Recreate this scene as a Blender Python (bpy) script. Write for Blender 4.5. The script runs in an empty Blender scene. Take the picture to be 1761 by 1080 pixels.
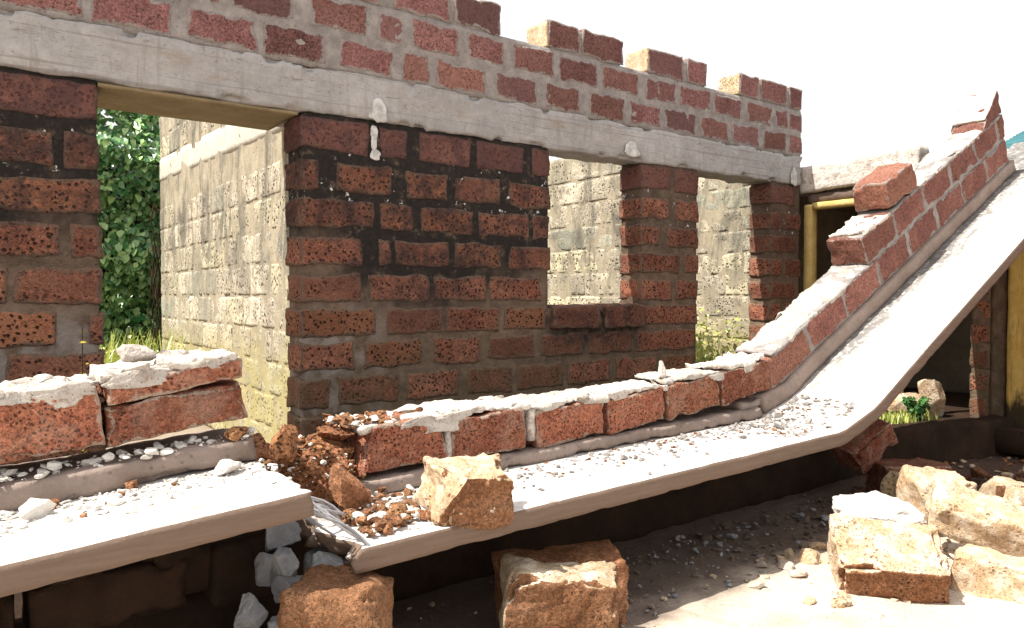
import bpy, math, random
import numpy as np
from mathutils import Vector, Matrix, Euler

# ------------------------------------------------------------------ camera, sky, sun, exposure
scn = bpy.context.scene
COL = scn.collection
R = math.radians
cam_d = bpy.data.cameras.new('camera')
cam = bpy.data.objects.new('camera', cam_d); COL.objects.link(cam)
cam.location = (0, -4.5, 1.5)
cam.rotation_euler = (R(90 - 1.45), 0, R(-36.5))
cam_d.sensor_width = 36; cam_d.lens = 36 * 1300 / 1761
cam_d.clip_start = 0.05; cam_d.clip_end = 2000
scn.camera = cam

SUN_EL, SUN_A = 58.0, 13.0        # elevation; turn of the sun behind the facade plane (it stands at -X, a little +Y)
w = bpy.data.worlds.new('World'); scn.world = w; w.use_nodes = True
nt = w.node_tree; bg = nt.nodes['Background']
sky = nt.nodes.new('ShaderNodeTexSky'); sky.sky_type = 'NISHITA'; sky.sun_disc = False
sky.sun_elevation = R(SUN_EL); sky.sun_rotation = R(-(90 - SUN_A))
sky.air_density = 1.0; sky.dust_density = 6.0; sky.ozone_density = 0.6
veil = nt.nodes.new('ShaderNodeMix'); veil.data_type = 'RGBA'       # the bright white overcast veil of the photograph's sky
veil.inputs[0].default_value = 0.8; veil.inputs[7].default_value = (4.6, 4.5, 4.4, 1)
nt.links.new(sky.outputs[0], veil.inputs[6]); nt.links.new(veil.outputs[2], bg.inputs[0]); bg.inputs[1].default_value = 0.15

ld = bpy.data.lights.new('sun', 'SUN'); ld.energy = 5.0; ld.angle = R(0.5); ld.color = (1.0, 0.95, 0.86)
lo = bpy.data.objects.new('sun', ld); COL.objects.link(lo)
to_sun = Vector((-math.cos(R(SUN_EL)) * math.cos(R(SUN_A)), math.cos(R(SUN_EL)) * math.sin(R(SUN_A)), math.sin(R(SUN_EL))))
lo.rotation_euler = to_sun.to_track_quat('Z', 'Y').to_euler(); lo.location = (-10, 2, 15)
vs = scn.view_settings
vs.view_transform = 'Standard'; vs.look = 'None'; vs.exposure = 0.9; vs.gamma = 1; vs.use_curve_mapping = False

# ------------------------------------------------------------------ noise
def _hash(ix, iy, iz, seed):
    h = (ix * 374761393 + iy * 668265263 + iz * 2147483647 + seed * 144665) & 0xffffffff
    h = ((h ^ (h >> 13)) * 1274126177) & 0xffffffff
    h = ((h ^ (h >> 16)) * 2246822519) & 0xffffffff
    return ((h ^ (h >> 15)) & 0xffff) / 32767.5 - 1.0
def vnoise(p, seed=0):
    f = np.floor(p); i = f.astype(np.int64); d = p - f
    d = d * d * (3 - 2 * d)
    r = 0
    for a in (0, 1):
        wx = d[:, 0] if a else 1 - d[:, 0]
        for b in (0, 1):
            wy = d[:, 1] if b else 1 - d[:, 1]
            for c in (0, 1):
                wz = d[:, 2] if c else 1 - d[:, 2]
                r = r + wx * wy * wz * _hash(i[:, 0] + a, i[:, 1] + b, i[:, 2] + c, seed)
    return r
def fbm(p, seed=0, octv=3, gain=0.5):
    r = 0; a = 1; s = 0
    for k in range(octv):
        r = r + a * vnoise(p * (2.03 ** k) + 17.3 * k, seed + k); s += a; a *= gain
    return r / s

# ------------------------------------------------------------------ mesh collecting
_lat = {}
def lattice(nx, ny, nz):
    key = (nx, ny, nz)
    if key in _lat: return _lat[key]
    g = -np.ones((nx + 1, ny + 1, nz + 1), dtype=np.int64)
    m = np.zeros_like(g, dtype=bool)
    m[0] = m[-1] = True; m[:, 0] = m[:, -1] = True; m[:, :, 0] = m[:, :, -1] = True
    g[m] = np.arange(m.sum())
    idx = np.argwhere(m)
    uvw = idx / np.array([nx, ny, nz])
    q = []
    def quad(a, b, c, d, flip):
        q.append(np.stack([a, d, c, b] if flip else [a, b, c, d], -1).reshape(-1, 4))
    for i, fl in ((0, True), (nx, False)):
        s = g[i]; quad(s[:-1, :-1], s[1:, :-1], s[1:, 1:], s[:-1, 1:], fl)
    for i, fl in ((0, False), (ny, True)):
        s = g[:, i]; quad(s[:-1, :-1], s[1:, :-1], s[1:, 1:], s[:-1, 1:], fl)
    for i, fl in ((0, True), (nz, False)):
        s = g[:, :, i]; quad(s[:-1, :-1], s[1:, :-1], s[1:, 1:], s[:-1, 1:], fl)
    r = (uvw, np.concatenate(q)); _lat[key] = r
    return r

class MB:
    def __init__(self): self.v = []; self.q = []; self.m = []; self.t = []; self.e = []; self.n = 0
    def add(self, v, q, mat=0, tint=0.5, edge=None):
        v = np.asarray(v, dtype=float); q = np.asarray(q, dtype=np.int64)
        self.v.append(v); self.q.append(q + self.n)
        self.m.append(np.full(len(q), mat)); self.t.append(np.full(len(v), tint) if np.isscalar(tint) else tint)
        self.e.append(np.full(len(v), 1.0) if edge is None else edge)
        self.n += len(v)
    def build(self, name, mats, parent=None, smooth=True):
        v = np.concatenate(self.v); q = np.concatenate(self.q); mi = np.concatenate(self.m); t = np.concatenate(self.t)
        if parent is not None: v = v - np.array(parent['_base'])
        me = bpy.data.meshes.new(name)
        me.vertices.add(len(v)); me.vertices.foreach_set('co', v.ravel())
        k = q.shape[1]
        me.loops.add(q.size); me.loops.foreach_set('vertex_index', q.ravel().astype(np.int32))
        me.polygons.add(len(q)); me.polygons.foreach_set('loop_start', (np.arange(len(q)) * k).astype(np.int32))
        me.polygons.foreach_set('material_index', mi.astype(np.int32))
        me.polygons.foreach_set('use_smooth', np.full(len(q), smooth))
        at = me.attributes.new('tint', 'FLOAT', 'POINT'); at.data.foreach_set('value', t.astype(np.float32))
        at = me.attributes.new('edge', 'FLOAT', 'POINT'); at.data.foreach_set('value', np.concatenate(self.e).astype(np.float32))
        for m in (mats if isinstance(mats, (list, tuple)) else [mats]): me.materials.append(m)
        me.update(calc_edges=True); me.validate()
        o = bpy.data.objects.new(name, me); COL.objects.link(o)
        if parent is not None: o.parent = parent
        return o

def thing(name, label, cat, loc=(0, 0, 0), group=None):
    o = bpy.data.objects.new(name, None); COL.objects.link(o); o.location = loc
    o.empty_display_size = 0.1
    o['label'] = label; o['category'] = cat; o['_base'] = tuple(loc)
    if group: o['group'] = group
    return o
def tag(o, label=None, cat=None, group=None, kind=None):
    if label: o['label'] = label
    if cat: o['category'] = cat
    if group: o['group'] = group
    if kind: o['kind'] = kind
    return o
def solo(mb, name, mats, label, cat, base, group=None, smooth=True):   # a thing that is one mesh, origin at its base
    h = {'_base': base}
    class P(dict): pass
    v = [a - np.array(base) for a in mb.v]; mb.v = v
    o = mb.build(name, mats, None, smooth); o.location = base
    return tag(o, label, cat, group)

_seed = [10]
def nseed(): _seed[0] += 7; return _seed[0]
rnd = random.Random(4)

def rot(rx=0, ry=0, rz=0): return np.array(Euler((R(rx), R(ry), R(rz))).to_matrix())

def rbox(size, res=0.03, r=0.012, amp=0.005, freq=14, seed=None, warp=0.0, wfreq=4, maxn=400, cuts=(), ywarp=1.0, chip=0.0):
    """rounded, roughened box centred on the origin"""
    seed = nseed() if seed is None else seed
    size = np.array(size, float)
    n = [int(min(maxn, max(2, round(s / res)))) for s in size]
    uvw, q = lattice(*n)
    p = (uvw - 0.5) * size
    r = min(r, size.min() * 0.45)
    edge = np.sort(size / 2 - np.abs(p), axis=1)[:, 1]
    inn = np.clip(p, -(size / 2 - r), size / 2 - r)
    d = p - inn
    L = np.linalg.norm(d, axis=1, keepdims=True); L[L == 0] = 1
    nn = d / L
    p = inn + nn * r
    for (nx, ny, nz, off) in cuts:                      # broken-off faces
        c = np.array([nx, ny, nz], float); c /= np.linalg.norm(c)
        rough = fbm(p * 9, seed + 55, 3) * 0.02
        e = p @ c - off - rough
        k = e > 0
        p[k] -= np.outer(e[k], c)
    o = np.array([seed * 1.37, seed * 0.71, seed * 2.13])
    if warp:
        p = p + np.stack([fbm(p * wfreq + o + 31 * k, seed + 3 + k, 2) for k in range(3)], -1) * (np.array([1, ywarp, 1]) * warp)
    h = fbm(p * freq + o, seed, 3) * amp * 1.6 + fbm(p * freq * 4 + o, seed + 9, 2) * amp * 0.5
    p = p + nn * h[:, None]
    if chip:             # spalled arrises
        c = np.clip(1 - edge / 0.035, 0, 1) * np.clip(fbm(p * 9 + o, seed + 70, 3) - 0.08, 0, 1) * chip * 4
        p = p - c[:, None] * np.sign(p) * np.minimum(1, np.abs(p) / (size / 2)) ** 3
    return p, q, edge

def chunk(size, seed=None, ncut=9, res=12, amp=0.06):
    """broken stone: a lump sliced by random planes"""
    seed = nseed() if seed is None else seed
    rr = np.random.RandomState(seed)
    uvw, q = lattice(res, res, res)
    p = uvw * 2 - 1
    p = p / np.linalg.norm(p, axis=1, keepdims=True) * 1.25
    p = np.clip(p, -1, 1)
    for k in range(ncut):
        c = rr.normal(size=3); c /= np.linalg.norm(c)
        e = p @ c - rr.uniform(0.5, 0.85)
        b = e > 0; p[b] -= np.outer(e[b], c)
    p = p * (1 + fbm(p * 2.2 + seed, seed, 4)[:, None] * amp * 2.2)
    return p * np.array(size) / 2, q

def put(mb, pq, loc, M=None, mat=0, tint=None):
    p, q = pq[:2]; eg = pq[2] if len(pq) > 2 else None
    if M is not None: p = p @ np.asarray(M).T
    mb.add(p + np.array(loc), q, mat, rnd.random() if tint is None else tint, eg)

def tube(mb, pts, rad, mat=0, tint=0.5, seg=6):
    pts = [np.array(p, float) for p in pts]; n = len(pts)
    V = []
    for i in range(n):
        d = pts[min(i + 1, n - 1)] - pts[max(i - 1, 0)]; d /= np.linalg.norm(d)
        a = np.cross(d, [0, 0, 1.0]);
        if np.linalg.norm(a) < 1e-3: a = np.cross(d, [1.0, 0, 0])
        a /= np.linalg.norm(a); b = np.cross(d, a)
        rr = rad if np.isscalar(rad) else rad[i]
        for k in range(seg):
            an = 2 * math.pi * k / seg; V.append(pts[i] + (a * math.cos(an) + b * math.sin(an)) * rr)
    Q = []
    for i in range(n - 1):
        for k in range(seg):
            Q.append((i * seg + k, i * seg + (k + 1) % seg, (i + 1) * seg + (k + 1) % seg, (i + 1) * seg + k))
    mb.add(V, Q, mat, tint)

# ------------------------------------------------------------------ materials
class NB:
    def __init__(self, name):
        self.m = bpy.data.materials.new(name); self.m.use_nodes = True
        self.t = self.m.node_tree; self.b = self.t.nodes['Principled BSDF']
        self.b.inputs['Roughness'].default_value = 0.9
        self.b.inputs['Specular IOR Level'].default_value = 0.15
        self.co = self.n('ShaderNodeTexCoord').outputs['Object']
        self.pos = self.n('ShaderNodeNewGeometry').outputs['Position']
        a = self.n('ShaderNodeAttribute'); a.attribute_name = 'tint'; self.tint = a.outputs['Fac']
    def n(self, typ): return self.t.nodes.new(typ)
    def put(self, sock, v):
        if isinstance(v, bpy.types.NodeSocket): self.t.links.new(v, sock)
        elif isinstance(v, (tuple, list)) and len(v) == 3 and sock.type == 'RGBA': sock.default_value = (*v, 1)
        else: sock.default_value = v
    def math(self, op, a, b=0.0, c=0.0, clamp=False):
        n = self.n('ShaderNodeMath'); n.operation = op; n.use_clamp = clamp
        self.put(n.inputs[0], a); self.put(n.inputs[1], b); self.put(n.inputs[2], c); return n.outputs[0]
    def vadd(self, a, b):
        n = self.n('ShaderNodeVectorMath'); n.operation = 'ADD'; self.put(n.inputs[0], a); self.put(n.inputs[1], b); return n.outputs[0]
    def vscale(self, a, s):
        n = self.n('ShaderNodeVectorMath'); n.operation = 'MULTIPLY'; self.put(n.inputs[0], a); self.put(n.inputs[1], s); return n.outputs[0]
    def noise(self, scale, detail=4, rough=0.55, vec=None, out=0, dist=0.0):
        n = self.n('ShaderNodeTexNoise'); self.put(n.inputs['Vector'], vec or self.co)
        n.inputs['Scale'].default_value = scale; n.inputs['Detail'].default_value = detail
        n.inputs['Roughness'].default_value = rough; n.inputs['Distortion'].default_value = dist; return n.outputs[out]
    def vor(self, scale, vec=None, out='Distance', feat='F1'):
        n = self.n('ShaderNodeTexVoronoi'); n.feature = feat; self.put(n.inputs['Vector'], vec or self.co); n.inputs['Scale'].default_value = scale
        return n.outputs[out]
    def ramp(self, v, a, b, lo=0.0, hi=1.0):
        n = self.n('ShaderNodeMapRange'); n.interpolation_type = 'SMOOTHSTEP'; self.put(n.inputs[0], v)
        n.inputs[1].default_value = a; n.inputs[2].default_value = b; n.inputs[3].default_value = lo; n.inputs[4].default_value = hi; return n.outputs[0]
    def mix(self, f, a, b, blend='MIX'):
        n = self.n('ShaderNodeMix'); n.data_type = 'RGBA'; n.blend_type = blend
        self.put(n.inputs[0], f); self.put(n.inputs[6], a); self.put(n.inputs[7], b); return n.outputs[2]
    def scale(self, col, f):
        n = self.n('ShaderNodeMix'); n.data_type = 'RGBA'; n.blend_type = 'MULTIPLY'; n.inputs[0].default_value = 1
        c = self.n('ShaderNodeCombineColor')
        for i in range(3): self.put(c.inputs[i], f)
        self.put(n.inputs[6], col); self.put(n.inputs[7], c.outputs[0]); return n.outputs[2]
    def sep(self, v):
        n = self.n('ShaderNodeSeparateXYZ'); self.put(n.inputs[0], v); return n.outputs
    def bump(self, h, strength=0.6, dist=0.01):
        n = self.n('ShaderNodeBump'); n.inputs['Strength'].default_value = strength; n.inputs['Distance'].default_value = dist
        self.put(n.inputs['Height'], h); self.t.links.new(n.outputs[0], self.b.inputs['Normal'])
    def done(self, col): self.put(self.b.inputs['Base Color'], col); return self.m

def laterite(name, c1, c2, pit=0.85, pscale=42, gate=0.45, moss=None, bumpd=0.012, pitcol=(0.018, 0.009, 0.006), grain=0.7, dust=None, joint=None):
    B = NB(name)
    n1 = B.noise(5.0, 5)
    n2 = B.noise(38, 4, 0.65)
    wv = B.vadd(B.co, B.vscale(B.noise(20, 2, out=1), (0.03, 0.03, 0.03)))
    d = B.vor(pscale, wv)
    d2 = B.vor(pscale * 2.3, wv)
    g = B.ramp(B.math('ADD', B.noise(7.0, 3), B.math('MULTIPLY_ADD', B.tint, 0.34, -0.17)), gate - 0.08, gate + 0.12)
    p1 = B.math('MULTIPLY', B.ramp(d, 0.20, 0.38, 1, 0), g)
    p2 = B.math('MULTIPLY', B.ramp(d2, 0.12, 0.3, 1, 0), 0.6)
    pt = B.math('MULTIPLY', B.math('MAXIMUM', p1, p2), pit)
    col = B.mix(B.ramp(n1, 0.32, 0.68), c1, c2)
    gr = B.sep(B.vor(110, out='Color'))[0]
    col = B.scale(col, B.math('MULTIPLY_ADD', gr, grain, 1 - grain / 2))
    col = B.mix(B.ramp(B.tint, 0.0, 0.3, 0.5, 0), col, (c1[0] * 0.66, c1[1] * 0.88, c1[2] * 0.95))
    col = B.mix(B.ramp(B.tint, 0.72, 1.0, 0, 0.5), col, (c2[0] * 1.15, c2[1] * 1.2, c2[2] * 0.95))
    col = B.scale(col, B.math('MULTIPLY_ADD', B.math('FRACT', B.math('MULTIPLY', B.tint, 7.3)), 0.5, 0.72))
    col = B.scale(col, B.math('MULTIPLY_ADD', n2, 1.0, 0.5))
    col = B.mix(B.math('MULTIPLY', B.ramp(B.vor(75, B.vadd(B.co, (3.0, 7.0, 1.0))), 0.05, 0.3, 1, 0), B.ramp(B.noise(23, 3), 0.42, 0.6, 0, 0.5)), col, B.scale(col, 2.3))
    col = B.mix(pt, col, pitcol)
    if dust:
        col = B.mix(B.math('MULTIPLY', B.ramp(B.noise(9, 5, 0.7), 0.45, 0.62), dust[1]), col, dust[0])
    if joint:      # mortar smeared over the arrises of the block
        a = B.n('ShaderNodeAttribute'); a.attribute_name = 'edge'
        ee = B.math('ADD', a.outputs['Fac'], B.math('MULTIPLY_ADD', B.noise(15, 6, 0.78), 0.11, -0.055))
        col = B.mix(B.math('MULTIPLY', B.ramp(ee, joint[1] * 0.4, joint[1] * 1.5, 1, 0), 0.92), col, joint[0])
    if moss: col = moss(B, col)
    h = B.math('SUBTRACT', B.math('MULTIPLY_ADD', n2, 0.55, B.math('MULTIPLY', gr, 0.12)), B.math('MULTIPLY', pt, 0.9))
    B.bump(h, 0.9, bumpd)
    return B.done(col)

def concrete(name, c1, c2, sc=3.0, bumpd=0.006, extra=None, tint=0.25, spots=0.0):
    B = NB(name)
    n1 = B.noise(sc, 6, 0.6); n2 = B.noise(45, 5, 0.7); n3 = B.noise(14, 4, 0.6)
    col = B.mix(B.ramp(n1, 0.3, 0.7), c1, c2)
    col = B.scale(col, B.math('MULTIPLY_ADD', n2, 0.5, 0.75))
    col = B.scale(col, B.math('MULTIPLY_ADD', n3, 0.5, 0.75))
    col = B.scale(col, B.math('MULTIPLY_ADD', B.tint, tint, 1 - tint / 2))
    if spots:
        col = B.mix(B.math('MULTIPLY', B.ramp(B.vor(26), 0.1, 0.22, 1, 0), spots), col, (0.05, 0.045, 0.04))
    if extra: col = extra(B, col)
    B.bump(B.math('ADD', n2, B.math('MULTIPLY', n3, 0.8)), 0.8, bumpd)
    return B.done(col)

def facade_moss(mortar):
    """black algae growing in the damp joints under the ring beam and under the sill, with flecks of lime wash"""
    def f(B, col):
        X, Y, Z = B.sep(B.pos)
        nz = B.noise(1.7, 5, 0.65, B.pos); nf = B.noise(9, 5, 0.7, B.pos)
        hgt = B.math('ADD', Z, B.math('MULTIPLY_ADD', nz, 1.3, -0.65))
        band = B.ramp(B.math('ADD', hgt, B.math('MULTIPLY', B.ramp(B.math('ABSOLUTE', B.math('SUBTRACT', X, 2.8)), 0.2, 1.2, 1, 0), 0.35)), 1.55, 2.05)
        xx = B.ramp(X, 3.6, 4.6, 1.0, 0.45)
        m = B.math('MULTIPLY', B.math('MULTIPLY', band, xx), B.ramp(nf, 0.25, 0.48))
        dx = B.math('ABSOLUTE', B.math('SUBTRACT', X, 4.2)); dz = B.math('ABSOLUTE', B.math('SUBTRACT', Z, 1.24))
        sill = B.math('MULTIPLY', B.math('MULTIPLY', B.ramp(dx, 0.3, 0.75, 1, 0), B.ramp(dz, 0.1, 0.3, 1, 0)), B.ramp(nf, 0.3, 0.6))
        m = B.math('MAXIMUM', m, sill)
        m = B.math('MULTIPLY', m, 0.96) if mortar else B.math('MULTIPLY', m, B.ramp(B.noise(5.5, 5, 0.7, B.vadd(B.pos, (4.0, 0.0, 2.0))), 0.40, 0.62, 0.30, 0.90))
        dark = B.mix(B.noise(30, 3, vec=B.pos), (0.006, 0.006, 0.007), (0.03, 0.026, 0.024))
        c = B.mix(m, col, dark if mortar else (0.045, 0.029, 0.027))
        if mortar:   # lime flecks
            fl = B.math('MULTIPLY', B.ramp(B.noise(15, 5, 0.7, B.pos), 0.60, 0.65), B.math('MULTIPLY', B.math('MULTIPLY', B.ramp(Z, 2.06, 2.12), B.ramp(Z, 2.42, 2.38)), B.ramp(B.noise(2.5, 2, vec=B.pos), 0.42, 0.52)))
            c = B.mix(fl, c, (0.62, 0.62, 0.60))
        if mortar:   # pale cement smear near the doorway
            sm = B.math('MULTIPLY', B.math('MULTIPLY', B.ramp(X, 1.9, 2.5, 1, 0), B.ramp(Z, 1.25, 1.5, 1, 0)), B.ramp(B.noise(5, 4, vec=B.pos), 0.42, 0.55))
            c = B.mix(B.math('MULTIPLY', sm, 0.8), c, (0.30, 0.265, 0.235))
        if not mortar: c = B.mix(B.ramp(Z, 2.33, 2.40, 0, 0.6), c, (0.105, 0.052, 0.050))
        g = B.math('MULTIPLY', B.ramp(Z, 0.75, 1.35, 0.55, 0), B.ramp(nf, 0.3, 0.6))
        return B.mix(g, c, (0.085, 0.07, 0.04))
    return f

M = {}
M['brick'] = laterite('laterite_facade', (0.205, 0.076, 0.048), (0.27, 0.118, 0.074), joint=((0.155, 0.105, 0.075), 0.017), moss=facade_moss(False), gate=0.34, pscale=36, pit=0.95)
M['mortar_low'] = concrete('mortar_weathered', (0.125, 0.084, 0.058), (0.195, 0.138, 0.10), sc=7, bumpd=0.014, spots=0.5, extra=facade_moss(True))
M['brick_top'] = laterite('laterite_parapet', (0.16, 0.074, 0.069), (0.205, 0.102, 0.095), joint=((0.28, 0.255, 0.24), 0.012), pit=0.55, pscale=60, gate=0.5)
M['mortar'] = concrete('mortar_grey', (0.21, 0.19, 0.18), (0.30, 0.277, 0.262), sc=7, bumpd=0.014, spots=0.4)
def beam_stain(B, col):
    s = B.noise(2.2, 6, 0.7, B.vscale(B.pos, (1, 1, 3)))
    c = B.mix(B.ramp(s, 0.52, 0.72), col, (0.29, 0.25, 0.215))
    bl = B.noise(5, 4, 0.6, B.vscale(B.pos, (0.12, 1, 9)))
    c = B.mix(B.ramp(bl, 0.56, 0.62, 0, 0.55), c, (0.20, 0.185, 0.175))
    dr = B.noise(4, 5, 0.7, B.vscale(B.pos, (4, 1, 0.35)))
    c = B.mix(B.ramp(dr, 0.54, 0.7, 0, 0.6), c, (0.22, 0.20, 0.185))
    c = B.mix(B.ramp(B.noise(28, 4, 0.8, B.pos), 0.58, 0.68, 0, 0.55), c, (0.16, 0.145, 0.135))
    return B.mix(B.ramp(B.noise(6, 6, 0.75, B.vscale(B.pos, (1.0, 1, 5)), dist=1.5), 0.56, 0.68, 0, 0.75), c, (0.14, 0.125, 0.115))
M['ringbeam'] = concrete('ring_beam_concrete', (0.305, 0.295, 0.29), (0.40, 0.388, 0.38), extra=beam_stain)
M['soffit'] = concrete('soffit_formwork_stain', (0.235, 0.185, 0.11), (0.185, 0.142, 0.085), sc=5)
M['lime'] = concrete('lime_splash', (0.58, 0.58, 0.56), (0.34, 0.335, 0.325), sc=22)
def slab_stain_side_shade(B, col):
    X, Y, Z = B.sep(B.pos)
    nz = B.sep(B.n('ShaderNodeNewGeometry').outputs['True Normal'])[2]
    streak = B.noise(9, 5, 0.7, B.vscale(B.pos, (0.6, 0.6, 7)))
    side = B.mix(streak, (0.12, 0.083, 0.062), (0.225, 0.165, 0.13))  # edge and underside painted darker, standing in for their shade
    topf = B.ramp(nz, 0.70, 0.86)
    n = B.noise(5, 6, 0.7, B.vscale(B.pos, (0.7, 2.2, 0.7)))
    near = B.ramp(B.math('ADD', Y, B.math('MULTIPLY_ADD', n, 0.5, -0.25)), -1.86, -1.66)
    col = B.mix(B.ramp(B.noise(2.6, 7, 0.72, B.pos), 0.52, 0.66, 0, 0.75), col, (0.20, 0.175, 0.155))
    col = B.mix(B.ramp(B.noise(34, 4, 0.7, B.pos), 0.60, 0.70, 0, 0.6), col, (0.26, 0.22, 0.19))
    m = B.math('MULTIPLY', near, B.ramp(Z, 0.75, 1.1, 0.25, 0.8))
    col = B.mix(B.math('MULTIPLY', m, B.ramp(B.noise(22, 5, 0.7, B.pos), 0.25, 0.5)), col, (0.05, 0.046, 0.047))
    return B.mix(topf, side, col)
M['slab'] = concrete('slab_concrete', (0.62, 0.58, 0.54), (0.70, 0.67, 0.63), extra=slab_stain_side_shade, spots=0.25)
M['slab_under'] = concrete('slab_edge_concrete', (0.19, 0.14, 0.112), (0.25, 0.19, 0.155), spots=0.35)  # darker copy of the slab concrete for its shaded edge
M['upstand'] = concrete('upstand_concrete', (0.22, 0.17, 0.14), (0.29, 0.23, 0.20), spots=0.4)
M['brick_beam'] = laterite('laterite_fallen', (0.225, 0.076, 0.045), (0.28, 0.112, 0.066), pit=0.8, pscale=66, gate=0.44, joint=((0.32, 0.25, 0.20), 0.0045), dust=((0.40, 0.30, 0.23), 0.22))
M['brick_rise'] = laterite('laterite_rising_course', (0.165, 0.068, 0.056), (0.22, 0.10, 0.078), joint=((0.27, 0.235, 0.21), 0.006), pit=0.55, pscale=66, gate=0.5)
M['break'] = laterite('laterite_fresh_break', (0.20, 0.088, 0.042), (0.285, 0.145, 0.08), pit=0.85, pscale=58, gate=0.5, bumpd=0.02)
def crust(B, col):
    c = B.mix(B.ramp(B.noise(15, 6, 0.75), 0.50, 0.62, 0, 0.7), col, (0.30, 0.25, 0.21))
    c = B.mix(B.ramp(B.noise(24, 4, 0.7, B.vadd(B.co, (5.0, 1.0, 2.0))), 0.60, 0.70, 0, 0.75), c, (0.30, 0.13, 0.07))
    return B.mix(B.ramp(B.vor(60), 0.1, 0.22, 0.8, 0), c, (0.07, 0.055, 0.05))
M['cap'] = concrete('mortar_cap', (0.58, 0.54, 0.49), (0.50, 0.45, 0.40), sc=9, bumpd=0.02, tint=0.4, extra=crust)
M['soil'] = laterite('crumbled_laterite', (0.20, 0.082, 0.042), (0.30, 0.14, 0.072), pit=0.8, pscale=60, gate=0.4, bumpd=0.025)
M['pale_block'] = laterite('laterite_pale_weathered', (0.42, 0.285, 0.17), (0.54, 0.41, 0.28), pit=0.85, pscale=50, gate=0.46, pitcol=(0.13, 0.06, 0.03), dust=((0.62, 0.54, 0.44), 0.6), grain=0.4)
M['grey_stone'] = concrete('grey_concrete_rubble', (0.245, 0.255, 0.27), (0.34, 0.35, 0.36), sc=8, bumpd=0.02)
M['white_stone'] = concrete('white_concrete_rubble', (0.72, 0.69, 0.64), (0.6, 0.56, 0.51), sc=8, bumpd=0.02)
def cross_stain(B, col):
    X, Y, Z = B.sep(B.pos)
    st = B.noise(3.0, 7, 0.75, B.vscale(B.pos, (1.3, 1.3, 0.45)), dist=0.6)
    c = B.mix(B.math('MULTIPLY', B.ramp(st, 0.42, 0.62, 0, 0.85), B.ramp(Z, 1.2, 2.1, 0.35, 1.0)), col, (0.12, 0.11, 0.09))
    c = B.mix(B.math('MULTIPLY', B.ramp(B.vor(30, B.vadd(B.pos, B.vscale(B.noise(12, 2, out=1), (0.05, 0.05, 0.05)))), 0.14, 0.26, 1, 0), B.ramp(B.noise(6, 3, vec=B.pos), 0.45, 0.6, 0, 0.85)), c, (0.07, 0.045, 0.028))
    mossy = B.math('MULTIPLY', B.ramp(B.math('ADD', Z, B.math('MULTIPLY', B.noise(3, 4, vec=B.pos), 0.6)), 1.25, 1.6, 0.8, 0), B.ramp(B.noise(7, 4, vec=B.pos), 0.3, 0.6, 0.4, 1))
    return B.mix(B.math('MULTIPLY', mossy, 0.75), c, (0.36, 0.31, 0.11))
M['cross_block'] = laterite('laterite_cross_wall', (0.41, 0.355, 0.27), (0.49, 0.435, 0.34), pit=0.9, pscale=28, gate=0.44, pitcol=(0.05, 0.03, 0.018), moss=cross_stain, grain=0.5)
M['cross_mortar'] = concrete('cross_wall_mortar', (0.31, 0.265, 0.19), (0.38, 0.33, 0.245), extra=cross_stain)
M['cross_beam'] = concrete('cross_wall_beam', (0.52, 0.48, 0.41), (0.60, 0.56, 0.48), spots=0.5)
def ground_mix(B, col):
    n = B.noise(1.3, 7, 0.65, B.pos)
    c = B.mix(B.ramp(n, 0.54, 0.76), col, (0.40, 0.31, 0.24))
    X, Y, Z = B.sep(B.pos)
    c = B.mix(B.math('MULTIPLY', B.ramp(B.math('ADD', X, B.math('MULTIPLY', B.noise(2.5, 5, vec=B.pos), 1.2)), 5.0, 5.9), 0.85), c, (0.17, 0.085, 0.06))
    c = B.mix(B.math('MULTIPLY', B.ramp(B.math('ADD', Y, B.math('MULTIPLY', B.noise(3, 5, vec=B.pos), 0.6)), -2.15, -1.75), 0.85), c, (0.075, 0.047, 0.035))  # dirt darkened below the slabs, painting in their shade
    c = B.mix(B.ramp(B.noise(50, 4, 0.75, B.pos), 0.58, 0.70, 0, 0.4), c, (0.26, 0.20, 0.155))
    return B.mix(B.ramp(B.vor(30, B.pos), 0.1, 0.25, 0.5, 0), c, (0.2, 0.16, 0.13))
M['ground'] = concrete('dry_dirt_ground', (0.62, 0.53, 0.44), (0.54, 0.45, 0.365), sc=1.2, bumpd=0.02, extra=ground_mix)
M['floor'] = concrete('old_cement_floor', (0.32, 0.27, 0.22), (0.24, 0.19, 0.14), sc=2, bumpd=0.01)
def mould(B, col):
    X, Y, Z = B.sep(B.pos)
    n = B.noise(4, 6, 0.7, B.vscale(B.pos, (3, 3, 1)))
    m = B.ramp(B.math('ADD', Z, B.math('MULTIPLY_ADD', n, 0.5, -0.25)), 0.50, 0.64, 0.96, 0)
    c = B.mix(B.ramp(B.noise(6, 6, 0.7, B.vscale(B.pos, (4, 4, 0.35))), 0.5, 0.68, 0, 0.6), col, (0.20, 0.12, 0.03))
    return B.mix(m, c, (0.028, 0.022, 0.015))
M['yellow'] = concrete('yellow_paint_mouldy', (0.56, 0.37, 0.10), (0.62, 0.44, 0.15), extra=mould)
M['yellow_wood'] = concrete('yellow_timber', (0.46, 0.33, 0.11), (0.55, 0.42, 0.17), sc=6)
M['dark_wood'] = concrete('dark_timber', (0.10, 0.075, 0.06), (0.15, 0.11, 0.09), sc=6)
M['plinth'] = concrete('mossy_plinth_shade', (0.024, 0.014, 0.009), (0.045, 0.025, 0.015), sc=4, bumpd=0.015)  # near black: moss, plus the deep shade below the slabs put into the colour
M['plinth_top'] = M['floor']
M['dark_wall'] = concrete('dim_room_wall', (0.16, 0.13, 0.09), (0.11, 0.09, 0.06))
M['steel'] = concrete('dusty_reinforcing_steel', (0.34, 0.34, 0.36), (0.24, 0.23, 0.24), sc=20, bumpd=0.002)
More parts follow.
